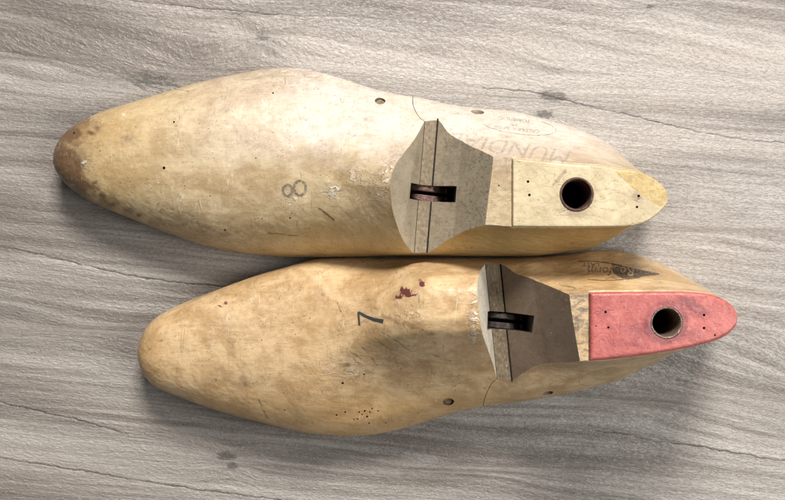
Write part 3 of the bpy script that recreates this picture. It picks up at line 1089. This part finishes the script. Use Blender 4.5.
E22 = ell(14, 2.15)
prof_u1 = [(50, ell(14, 2.3)), (230, E22), (330, [(0, 1), (.15, .985), (.3, .93), (.45, .82), (.6, .66), (.75, .46), (.88, .26), (.97, .09), (1, 0)]),
           (400, [(0, 1), (.1, .985), (.24, .9), (.37, .74), (.53, .54), (.65, .42), (.8, .28), (.93, .13), (.985, .05), (1, 0)]),
           (450, [(0, 1), (.1, .84), (.22, .61), (.38, .465), (.6, .375), (.8, .26), (.93, .13), (.985, .05), (1, 0)]),
           (520, [(0, 1), (.16, .80), (.33, .60), (.52, .45), (.72, .31), (.88, .17), (.97, .07), (1, 0)]),
           (600, [(0, 1), (.2, .80), (.42, .58), (.65, .38), (.85, .19), (.96, .08), (1, 0)]),
           (670, [(0, 1), (.4, .70), (.7, .45), (.9, .22), (.98, .09), (1, 0)])]
prof_l1 = [(50, ell(14, 2.3)), (230, E22), (330, [(0, 1), (.27, .95), (.5, .84), (.7, .66), (.85, .44), (.95, .22), (1, 0)]),
           (400, [(0, 1), (.27, .93), (.58, .77), (.88, .52), (.97, .38), (.99, .2), (1, 0)]),
           (450, [(0, 1), (.15, .80), (.32, .64), (.51, .53), (.9, .34), (.975, .2), (1, 0)]),
           (520, [(0, 1), (.2, .80), (.45, .62), (.72, .46), (.92, .28), (.98, .14), (1, 0)]),
           (670, [(0, 1), (.4, .70), (.7, .45), (.9, .22), (.98, .09), (1, 0)])]

c1 = dict(
    seed=11, mid=(0.46, 0.0042), cover_r=0.0009, label='pale wooden shoe last numbered 8 with cream heel cover, lying behind the red-heeled one',
    x0=53, x1=656, xtop=667.5, ymid=180, step=511.5, blend=(400, 450),
    upper=[(53, 160), (55, 148), (60, 139), (68, 130), (80, 122), (104, 111), (136, 101), (172, 90), (200, 82), (240, 73.5), (265, 69), (290, 67.5),
           (320, 72.5), (349, 81), (379, 90.5), (400, 95), (420, 98), (456, 105.5), (480, 108.5), (510, 111), (540, 118), (570, 126.5), (592, 135),
           (610, 145), (623, 156), (634, 167), (648, 182), (656, 197)],
    lower=[(53, 160), (56, 171), (68, 186), (88, 200), (120, 214), (160, 230), (200, 244), (228, 251), (265, 255.5), (290, 257), (345, 256.6),
           (400, 255.6), (440, 255.8), (480, 256.3), (530, 256), (570, 251.5), (592, 248), (607, 241), (621, 233), (634, 223), (648, 210), (656, 197)],
    ridge_y=[(53, 160), (100, 158), (170, 160), (250, 168), (320, 182), (390, 187), (500, 191), (667, 195)],
    top_u=[(300, 150), (430, 150), (487, 156.5), (513, 158.5), (540, 161), (570, 164), (599, 166), (618, 169), (636, 171), (651, 177), (662, 185.5), (666.3, 191), (668, 198)],
    top_l=[(300, 224), (430, 224), (487, 224.7), (513, 226.6), (570, 227), (625, 226.5), (640, 224), (654, 217), (663, 208.5), (666.8, 203.5), (668, 198)],
    ztop=[(53, 19), (58, 25), (70, 29), (100, 33), (150, 37), (200, 40), (250, 43), (300, 48), (335, 54), (365, 62), (390, 70), (430, 77), (485, 80), (656, 80)],
    zwide=[(53, 18), (120, 15), (250, 14), (400, 22), (500, 24), (656, 28)],
    zbot=[(53, 18), (62, 11), (90, 8), (150, 3), (250, 0.2), (320, 2), (430, 8), (540, 4), (620, 0.2), (656, 1.5)],
    prof_u=prof_u1, prof_l=prof_l1, zfloor=0.042, ny=(60, 290),
    seamL=((424, 128), (414, 250)), seamR=((438, 126), (428, 250)), frontT=((395.5, 120), (385, 250)), z_ft=0.070,
    backT=((493, 158), (485.6, 225)), z_bt=0.080,
    slot=(411, 183, 456, 199, 4.0), leaves=((184.5, 190.0, -2.0), (193.5, 198.0, 2.5)), leaf_x=(411.5, 447),
    bush=(576.6, 194.4, 17.2), zheel=0.080, cover_up=0.0003,
    holes=[(273, 93, 1.3), (164, 168, 2.0), (74, 133, 1.8), (174, 122, 1.3), (225, 230, 1.4), (256, 158, .8), (290, 218, 1.2), (499, 185.5, 1.0),
           (210, 196, .8), (306, 120, .7), (185, 186, .7), (262, 219, .8), (100, 151, .8)],
    tacks=[(528, 181.6, 1.9), (529.4, 195, 1.9), (638.6, 196, 2.0), (637, 207, 1.8)],
    pins=[(380, 101, 5.4, (0.0, 0.45, 0.9), 0.002), (477.5, 112, 6.6, (0.0, 0.95, 0.32), 0.001)],
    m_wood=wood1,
    m_floor=dusty('dusty_channel_wood', (0.28, 0.225, 0.15), (0.15, 0.115, 0.075), 2),
    m_front=sawn_wood('sawn_face_pale', (0.37, 0.305, 0.21), (0.20, 0.155, 0.10), seed=3, speck=0.2, bump=0.2),
    m_back=sawn_wood('sawn_face_speckled', (0.40, 0.335, 0.235), (0.13, 0.10, 0.068), seed=4, speck=0.7, bump=0.3, speck_from=P(461, 200, .06)[0] - P(354.5, 180, 0)[0]),
    m_cover=painted('cream_heel_cover_finish', 'cream', 3),
    m_bush=rusty('rusty_bushing_dark', (0.18, 0.10, 0.075), 1),
    m_hinge=rusty('rusty_hinge_steel', (0.27, 0.15, 0.12), 3, 0.2, 0.6),
    m_pin=dusty('plug_wood', (0.32, 0.25, 0.17), (0.12, 0.09, 0.06), 7),
    paint=paint1, paint_cover=cover_paint1)

prof_u2 = [(130, ell(14, 2.3)), (300, E22), (380, [(0, 1), (.15, .985), (.35, .93), (.55, .80), (.75, .56), (.88, .34), (.97, .12), (1, 0)]),
           (430, [(0, 1), (.2, .995), (.45, .97), (.65, .88), (.78, .70), (.89, .44), (.96, .22), (1, 0)]),
           (480, [(0, 1), (.2, .995), (.45, .97), (.65, .88), (.78, .70), (.89, .42), (.96, .2), (1, 0)]),
           (520, [(0, 1), (.2, .80), (.4, .62), (.62, .47), (.84, .36), (.95, .2), (1, 0)]),
           (620, [(0, 1), (.2, .80), (.42, .58), (.65, .38), (.85, .19), (.96, .08), (1, 0)]),
           (740, [(0, 1), (.4, .70), (.7, .45), (.9, .22), (.98, .09), (1, 0)])]
prof_l2 = [(130, ell(14, 2.3)), (300, E22), (390, [(0, 1), (.10, .96), (.22, .82), (.36, .64), (.53, .48), (.68, .36), (.85, .25), (.95, .12), (1, 0)]),
           (480, [(0, 1), (.11, .97), (.23, .87), (.38, .70), (.53, .53), (.68, .41), (.85, .26), (.95, .12), (1, 0)]),
           (540, [(0, 1), (.03, .82), (.08, .64), (.22, .49), (.51, .36), (.78, .23), (.93, .11), (1, 0)]),
           (620, [(0, 1), (.15, .80), (.33, .58), (.58, .38), (.82, .19), (.95, .08), (1, 0)]),
           (740, [(0, 1), (.4, .70), (.7, .45), (.9, .22), (.98, .09), (1, 0)])]

c2 = dict(
    seed=23, mid=(0.5, 0.002), cover_r=0.0018, label='amber shoe last numbered 7, with red painted heel cover, in front of the paler last',
    x0=137.5, x1=722, xtop=737, ymid=335, step=588.5, blend=(485, 530),
    upper=[(137.5, 354), (139, 344), (143, 333), (155, 318.5), (177, 306), (209, 293), (238, 282), (263, 273.5), (282, 268), (300, 262.5), (320, 258.5),
           (350, 257.4), (420, 257.0), (500, 257.6), (540, 256.6), (565, 254), (590, 250.3), (610, 250), (626, 252), (644, 257), (664, 265), (687, 278), (707, 292), (716, 304), (722, 318)],
    lower=[(137.5, 354), (138.5, 362), (142.6, 373), (155, 386.5), (177, 396), (209, 408), (238, 416.5), (267, 424), (292, 430), (314, 434), (343, 436), (369, 435),
           (402, 428.5), (430, 420), (460, 411), (480, 407), (520, 401.5), (564, 394), (599, 385.5), (620, 380), (636, 372), (659, 361), (676, 352), (700, 341), (714, 332), (722, 318)],
    ridge_y=[(137, 354), (180, 350), (250, 347), (320, 338), (380, 326), (440, 319), (500, 319), (580, 328), (737, 318)],
    top_u=[(300, 289), (500, 289), (569, 294.5), (590, 292.5), (640, 291.8), (679, 291.5), (707, 293.5), (723, 299), (732.5, 306.5), (736.3, 312), (737.5, 318)],
    top_l=[(300, 361), (500, 361), (569, 361), (593, 360.5), (630, 357), (676, 350), (705, 343.5), (723, 337), (732.5, 329.5), (736.3, 324), (737.5, 318)],
    ztop=[(137.5, 19), (142, 25), (155, 29), (185, 33), (235, 37), (285, 41), (330, 46), (362, 52), (385, 58.5), (408, 65), (435, 69), (478, 72), (520, 76), (575, 78), (722, 78)],
    zwide=[(137, 18), (210, 15), (340, 14), (480, 22), (580, 22), (722, 28)],
    zbot=[(137.5, 18), (146, 11), (175, 8), (235, 3), (330, 0.2), (400, 2), (510, 8), (620, 4), (690, 0.2), (722, 1.5)],
    prof_u=prof_u2, prof_l=prof_l2, zfloor=0.042, ny=(200, 440),
    seamL=((485, 264), (497, 380)), seamR=((501, 263), (512.5, 381)), frontT=((474.5, 264), (487.5, 380)), z_ft=0.072,
    backT=((569, 296), (580, 361)), z_bt=0.078,
    slot=(487.5, 311.5, 532, 329, 3.0), leaves=((312.0, 317.6, 0.0), (321.2, 327.5, 0.0)), leaf_x=(488, 522),
    bush=(666.3, 322.6, 16.4), zheel=0.078, cover_up=0.0009,
    holes=[(284.5, 410, 1.1), (336.6, 415, 1.5), (345, 412, 1.3), (342.6, 383, 1.7), (364, 374.5, 1.2), (359, 412, 1.3), (364.6, 411, 1.5), (370, 412, 1.2),
           (372, 408.4, 1.2), (378, 411, 1.2), (362, 414.4, 1.1), (367, 416.5, 1.5), (357.5, 419, 1.3), (354, 419.4, 1.1), (369, 423, 1.3), (386, 423, .9),
           (354, 264, 1.2), (363, 262, 1.1), (421, 272, .9), (560, 290.0, .9), (262, 340, .8), (216, 380, .9), (310, 318, .8)],
    tacks=[(605.6, 312, 1.8), (608.4, 327.4, 1.7), (704, 315, 1.9), (704, 328, 1.9), (715, 335, 1.4), (596, 326, 1.0)],
    pins=[(448.5, 402, 5.6, (0.0, -0.45, 0.9), 0.0018), (548, 393.2, 5.4, (0.1, -0.92, 0.4), 0.0025)],
    m_wood=wood2,
    m_floor=dusty('dusty_channel_wood_dark', (0.185, 0.14, 0.088), (0.075, 0.055, 0.033), 5),
    m_front=sawn_wood('bare_face_whitish', (0.62, 0.56, 0.44), (0.36, 0.29, 0.2), seed=8, speck=0.15),
    m_back=sawn_wood('sawn_face_brown', (0.195, 0.14, 0.098), (0.10, 0.068, 0.045), seed=9, speck=0.25, rough=0.5, bump=0.12),
    m_cover=painted('red_heel_cover_paint', 'red', 7),
    m_bush=rusty('worn_bushing_steel', (0.38, 0.27, 0.2), 5, 0.6, 0.35),
    m_hinge=rusty('dark_hinge_steel', (0.12, 0.095, 0.085), 6, 0.3),
    m_pin=dusty('plug_wood_brown', (0.26, 0.17, 0.09), (0.10, 0.06, 0.03), 9),
    paint=paint2, paint_cover=cover_paint2)


# ------------------------------------------------------------------ the table
def make_table():
    def axis(lo, hi, lo2, hi2, step):
        a = np.arange(lo, hi, step)
        n = 26
        l = lo - (np.linspace(0, 1, n)[1:] ** 1.8) * (lo - lo2)
        r = a[-1] + (np.linspace(0, 1, n)[1:] ** 1.8) * (hi2 - a[-1])
        return np.r_[l[::-1], a, r]
    xs = axis(-0.215, 0.215, -0.75, 0.75, 0.00040)
    ys = axis(-0.140, 0.140, -0.50, 0.50, 0.00040)
    X, Y = np.meshgrid(xs, ys, indexing='ij')
    px = X / S0 + CX; py = CY - Y / S0
    # flow coordinates: u along the grain, v across it, bent round the knots
    slope = pchip([-1500, 0, 250, 520, 785, 2400], [0.16, 0.14, 0.08, 0.10, 0.16, 0.18], px) * 0
    v = py - 0.105 * px
    v = v + 4 * (fbm(px / 300, py / 170, 3, 2) - 0.5) * 2 + 1.4 * (fbm(px / 70, py / 26, 8, 3) - 0.5) * 2
    v = v - 0.22 * np.clip(px - 650, 0, 400) * np.exp(-((py - 385) / 55) ** 2) - 0.13 * np.clip(px, -50, 190) * np.exp(-((py - 75) / 38) ** 2)
    knots = [(262, 37, 10, 5), (553, 96, 16, 6), (544, 114, 12, 5), (226, 457, 10, 5), (232, 466, 6, 4), (650, 7, 7, 4), (150, 80, 34, 12), (30, 60, 26, 7),
             (700, 230, 26, 6), (90, 330, 26, 7), (640, 400, 40, 12), (470, 470, 26, 6), (240, 15, 12, 4)]
    for (kx, ky, rx, ry) in knots:
        dx = (px - kx) / (rx * 3.0); dy = (py - ky) / (ry * 3.0)
        v = v + (ry * 2.0) * np.sign(dy) * np.exp(-dx*dx - np.abs(dy)) * (1 - np.exp(-np.abs(dy) * 4))
    u = px + 0.105 * py
    big = fbm(u / 420, v / 40, 21, 2)
    mid = fbm(u / 190, v / 5.0, 22, 3)
    fine = fbm(u / 40, v / 1.6, 23, 2)
    tone = 0.46 * big + 0.34 * mid + 0.20 * fine
    tone = 0.48 + (tone - 0.5) * 1.25
    # real tone bands of this board
    tone += 0.10 * blob(px, py, 30, 190, 130, 26, 8) + 0.10 * blob(px, py, 30, 130, 90, 14, 10) - 0.10 * blob(px, py, 140, 55, 170, 34, 8)
    tone -= 0.07 * blob(px, py, 560, 70, 220, 26, 8) - 0.08 * blob(px, py, 470, 10, 220, 14, 4) - 0.10 * blob(px, py, 700, 130, 120, 22, 9)
    tone -= 0.07 * blob(px, py, 60, 300, 140, 26, 9) - 0.05 * blob(px, py, 110, 470, 150, 30, 8)
    dark = np.zeros_like(px)
    w1 = 1.7 * (fbm(px / 8, py / 8, 41, 4, 0.6) - 0.5) * 2
    cracks = [([(92, -3), (140, 2), (200, 8), (245, 12), (300, 16)], .75, 1.0), ([(300, 16), (360, 18), (400, 20)], .5, .5),
              ([(483, 88), (500, 89), (527, 91), (552, 97), (596, 108), (634, 116), (674, 126), (710, 134), (743, 140), (800, 144)], .9, .95),
              ([(-10, 244), (0, 246), (64, 260), (121, 274), (160, 280), (215, 286), (330, 292)], 1.0, 1.0),
              ([(-10, 400), (0, 402), (40, 411), (83, 421), (128, 434)], .8, .85), ([(128, 434), (180, 440)], .5, .35),
              ([(-10, 456), (0, 458), (77, 470), (150, 482), (195, 489), (290, 501), (380, 520)], .9, .9),
              ([(595, 431), (625, 434), (655, 441), (698, 446), (752, 456), (800, 463)], .9, .9),
              ([(0, 51), (50, 58), (117, 74), (148, 92)], 1.6, .5), ([(686, 388), (720, 398), (800, 428)], .8, .35),
              ([(0, 136), (60, 140)], .9, .35), ([(420, 60), (480, 80), (483, 88)], .9, .3), ([(694, 75), (740, 84), (800, 100)], 1.8, .35),
              ([(0, 92), (50, 98), (110, 110)], 1.2, .3), ([(0, 205), (60, 214), (130, 232)], .9, .4), ([(0, 318), (60, 326), (100, 330)], .9, .3)]
    for pts, w, s in cracks:
        d = seg_dist(px, py + w1, pts)
        brk = 0.78 + 0.22 * smooth(0.35, 0.5, fbm(px / 22, py / 60, 45, 2))
        dark = np.maximum(dark, min(1, s * 1.2) * brk * np.exp(-(d / (w * 0.95)) ** 2))
    ragn = fbm(u / 9, v / 2.4, 52, 4)
    kn = np.zeros_like(px)
    for (kx, ky, rx, ry), s in zip(knots, (.8, 1.2, 1.0, 1.3, 1.1, .8, .75, .25, .3, .3, .2, .3, .6)):
        kn = np.maximum(kn, s * blob(px, py, kx, ky, rx, ry, 7))
    rg2 = fbm(u / 3.2, v / 1.3, 58, 3)
    kd = smooth(0.24, 0.58, kn * (0.1 + ragn * 0.9 + (rg2 - 0.35) * 1.1))
    # chatter marks left of the upper last's top edge
    z = blob(px, py, 152, 82, 34, 15, 20)
    ch = smooth(0.55, 0.66, fbm((px + py) / 12, (py - px * 0.6) / 3.0, 61, 3)) * z
    dark2 = np.clip(np.maximum(0.75 * kd, 0.7 * ch), 0, 1)
    # crackle zones
    crz = 0.08 + 0.75 * blob(px, py, 420, 460, 190, 60) + 0.5 * blob(px, py, 640, 370, 80, 60)
    crz = np.clip(crz, 0, 1)
    Z = -0.00035 * dark - 0.00018 * dark2
    n1, n2 = X.shape
    # slab: top grid plus skirt and underside
    T = np.stack([X, Y, Z], -1).reshape(-1, 3)
    me = bpy.data.meshes.new('table_top')
    i = np.arange(n1 - 1)[:, None]; j = np.arange(n2 - 1)[None, :]
    a = i * n2 + j
    quads = np.stack([a, a + n2, a + n2 + 1, a + 1], -1).reshape(-1, 4)
    border = np.r_[np.arange(n2) * 1, (np.arange(1, n1)) * n2 + n2 - 1, ((n1 - 1) * n2 + np.arange(n2 - 2, -1, -1)), np.arange(n1 - 2, 0, -1) * n2]
    nb = len(border)
    low = T[border].copy(); low[:, 2] = -0.03
    verts = np.vstack([T, low])
    b0 = len(T)
    bi = np.arange(nb); bj = (bi + 1) % nb
    sk = np.stack([border[bi], border[bj], b0 + bj, b0 + bi], -1)
    allq = np.vstack([quads, sk])
    me.vertices.add(len(verts)); me.vertices.foreach_set('co', verts.astype(np.float32).ravel())
    nq = len(allq)
    me.loops.add(nq * 4 + nb)
    me.loops.foreach_set('vertex_index', np.r_[allq.ravel(), (b0 + bi)].astype(np.int32))
    me.polygons.add(nq + 1)
    me.polygons.foreach_set('loop_start', (np.arange(nq + 1) * 4).astype(np.int32))
    me.update(calc_edges=True)
    me.validate()
    pad = np.zeros(nb)
    f = lambda q: np.r_[q.ravel(), pad]
    put_attr(me, 'marks', f(tone), f(dark), f(dark2), f(crz))
    fl = me.attributes.new('flow', 'FLOAT_VECTOR', 'POINT')
    fl.data.foreach_set('vector', np.stack([f(u) * S0, f(v) * S0, f(X) * 0], -1).astype(np.float32).ravel())
    me.polygons.foreach_set('use_smooth', np.ones(nq + 1, bool))
    me.set_sharp_from_angle(angle=math.radians(50))
    m = Mat('grey_oak_laminate')
    fa = m.n('ShaderNodeAttribute', attribute_name='flow').outputs['Vector']
    tone_, dk, dk2, cz = m.attr('marks')
    g1 = m.noise((95, 2600, 1), 6, 0.75, 0.1, src=fa)
    g2 = m.noise((520, 3300, 1), 4, 0.75, 0.2, src=fa, loc=(4, 4, 0))
    pores = m.noise((420, 2600, 1), 3, 0.6, 0.0, src=fa, loc=(1, 7, 0))
    t = m.math('ADD', tone_, m.math('MULTIPLY', m.math('SUBTRACT', g1, 0.5), 0.55))
    t = m.math('ADD', t, m.math('MULTIPLY', m.math('SUBTRACT', g2, 0.5), 0.35))
    col = m.mix(m.ramp(t, 0.12, 0.86), (0.130, 0.108, 0.090), (0.435, 0.395, 0.345))
    hue = m.noise((9, 60, 1), 3, src=fa, loc=(2, 0, 0))
    col = m.mix(m.ramp(hue, 0.35, 0.7, 0, 0.35), col, m.mix(0.5, col, (0.32, 0.25, 0.20)))
    pm = m.ramp(pores, 0.57, 0.64)
    col = m.mix(m.math('MULTIPLY', pm, 0.28), col, (0.10, 0.08, 0.065))
    pale = m.ramp(m.noise((300, 2900, 1), 3, 0.65, src=fa, loc=(9, 2, 0)), 0.64, 0.72)
    col = m.mix(m.math('MULTIPLY', pale, 0.35), col, (0.58, 0.55, 0.52))
    col = m.mix(m.math('MULTIPLY', dk2, 0.9), col, (0.05, 0.045, 0.038))
    dk = m.ramp(dk, 0.22, 0.9)
    col = m.mix(m.math('MULTIPLY', dk, 0.8), col, (0.045, 0.028, 0.025))
    # embossed relief
    vo = m.voro((620, 1150, 1), 'DISTANCE_TO_EDGE', src=fa)
    vmask = m.noise((60, 90, 1), 3, src=fa, loc=(3, 3, 0))
    crk = m.math('MULTIPLY', m.ramp(vo, 0.11, 0.02), m.math('MULTIPLY', m.ramp(vmask, 0.40, 0.60), cz))
    col = m.mix(m.math('MULTIPLY', crk, 0.30), col, (0.09, 0.075, 0.065))
    e1 = m.noise((330, 1050, 1), 3, 0.55, 0.45, src=fa, loc=(6, 0, 0))
    h = m.math('SUBTRACT', m.math('ADD', e1, m.math('MULTIPLY', g1, 0.4)), m.math('ADD', m.math('MULTIPLY', pm, 0.5), m.math('MULTIPLY', crk, 0.7)))
    h = m.math('ADD', m.math('MULTIPLY', h, 0.45), m.math('MULTIPLY', m.ramp(e1, 0.50, 0.62), 0.30))
    nr = m.bump(h, 0.5, 0.0015)
    ro = m.ramp(e1, 0.35, 0.65, 0.24, 0.42)
    m.done(col, ro, nr, spec=0.5)
    me.materials.append(m.m)
    o = bpy.data.objects.new('table_top', me)
    COL.objects.link(o)
    tag(o, 'grey brown wood grain laminate surface with fine cracks and knots', kind='structure')
    return o


make_table()
last1, bvh1 = make_last(c1)
last2, bvh2 = make_last(c2)


# ------------------------------------------------------------------ writing and pen marks
ink_grey = ink_mat('faded_grey_stamp_ink', (0.10, 0.10, 0.11), 0.36, 0.60, 1, 1100, 0.62)
ink_pale = ink_mat('very_faded_stamp_ink', (0.22, 0.22, 0.25), 0.38, 0.66, 2, 1200, 0.42)
ink_pen = ink_mat('black_pen_ink', (0.035, 0.04, 0.045), 0.22, 0.42, 3, 1500, 0.90)
ink_mark = ink_mat('dark_stamp_ink', (0.07, 0.06, 0.055), 0.30, 0.55, 4, 1100, 0.72)


def ink(bvh, geo, name, mat, parent, off=0.00010):
    return drape(bvh, geo[0], geo[1], name, mat, parent, off)


def stroke8():
    v, f = [], []
    def add(g):
        b = len(v); v.extend(g[0]); f.extend([tuple(i + b for i in q) for q in g[1]])
    for cx, cy, rx, ry in ((287.6, 190.6, 4.6, 5.6), (300.0, 188.2, 5.9, 7.2)):
        pts = [(cx + rx * math.cos(a), cy + ry * math.sin(a)) for a in np.linspace(0, 2 * math.pi, 25)]
        add(ribbon(pts, 2.7, 0.8))
    return v, f


ink_num = ink_mat('grey_number_ink', (0.085, 0.085, 0.09), 0.32, 0.60, 12, 1300, 0.58)
ink(bvh1[0], stroke8(), 'size_number', ink_num, last1)
hb = bvh1[1]
ink(hb, text2d('MUNDIAL', 21, 512, 148, 189, 0.25, 1.32), 'maker_stamp', ink_pale, last1)
ink(hb, text2d('FORMIFICIO', 4.6, 514, 119.5, 187, 0, 1.25), 'small_stamp', ink_grey, last1)
ink(hb, text2d('770', 4.4, 514, 124.2, 187, 0, 1.2), 'small_stamp', ink_grey, last1)
ink(hb, text2d('CALTRA A. ROSSI', 4.6, 517, 129.2, 186, 0, 1.28), 'small_stamp', ink_grey, last1)
ink(hb, text2d('12', 4.6, 526, 149, 186, 0, 1.2), 'small_stamp', ink_grey, last1)
ell_pts = [(518 + 38 * math.cos(a) + 0, 125.5 + 8.6 * math.sin(a) + 0.13 * 38 * math.cos(a)) for a in np.linspace(-0.9, 2.7, 40)]
ink(hb, ribbon(ell_pts, 0.6, 1.0), 'stamp_outline', ink_grey, last1)

ink(bvh2[0], ribbon([(359.6, 325.5), (358.8, 318), (358.4, 311.8)], 2.0, 0.8), 'size_number', ink_pen, last2)
ink(bvh2[0], ribbon([(358.6, 312.2), (366, 316.5), (374, 319.6), (383.5, 321.4)], (2.4, 4.2), 0.8), 'size_number', ink_pen, last2)
hb2 = bvh2[1]


def spearhead():
    """the dark pointed end of the stamp, outline tapering to the right"""
    v, f = [], []
    n = 26
    for i in range(n + 1):
        t = i / n
        x = 612 + (659.5 - 612) * t
        up = 263.2 + (273.6 - 263.2) * t ** 0.9 + (1 - t) * 0.0
        lo = 279.6 + (274.4 - 279.6) * t ** 1.3
        if t < 0.25:      # hollowed rear edge
            lo = 270.0 + (lo - 270.0) * (t / 0.25) ** 0.6
        for k in range(7):
            v.append((x, up + (lo - up) * k / 6))
        if i:
            for k in range(6):
                a = 7 * i + k
                f.append((a - 7, a - 6, a + 1, a))
    return v, f


ink(hb2, spearhead(), 'stamp_field', ink_mark, last2, 0.00007)
ink(hb2, ribbon([(578, 261.5), (592, 261.3), (606, 262.6), (622, 265.6)], 1.0), 'stamp_outline', ink_mark, last2, 0.00012)
ink(hb2, ribbon([(588, 279.6), (604, 280.6), (622, 279.8), (640, 277.6)], 0.9), 'stamp_outline', ink_mark, last2, 0.00012)
ink(hb2, text2d('form', 12, 600, 270.6, 183, 0.1, 1.05), 'maker_stamp', ink_mark, last2, 0.00016)
ink_pale2 = ink_mat('bare_wood_letters', (0.52, 0.42, 0.28), 0.25, 0.5, 6, 1100, 0.75)
ink(hb2, text2d('Re', 12, 627.5, 271.6, 185, 0.1, 1.15), 'maker_stamp', ink_pale2, last2, 0.00022)
ink(hb2, text2d('LAST', 6.2, 591, 264.6, 183, 0.0, 1.3), 'maker_stamp', ink_mark, last2, 0.00014)
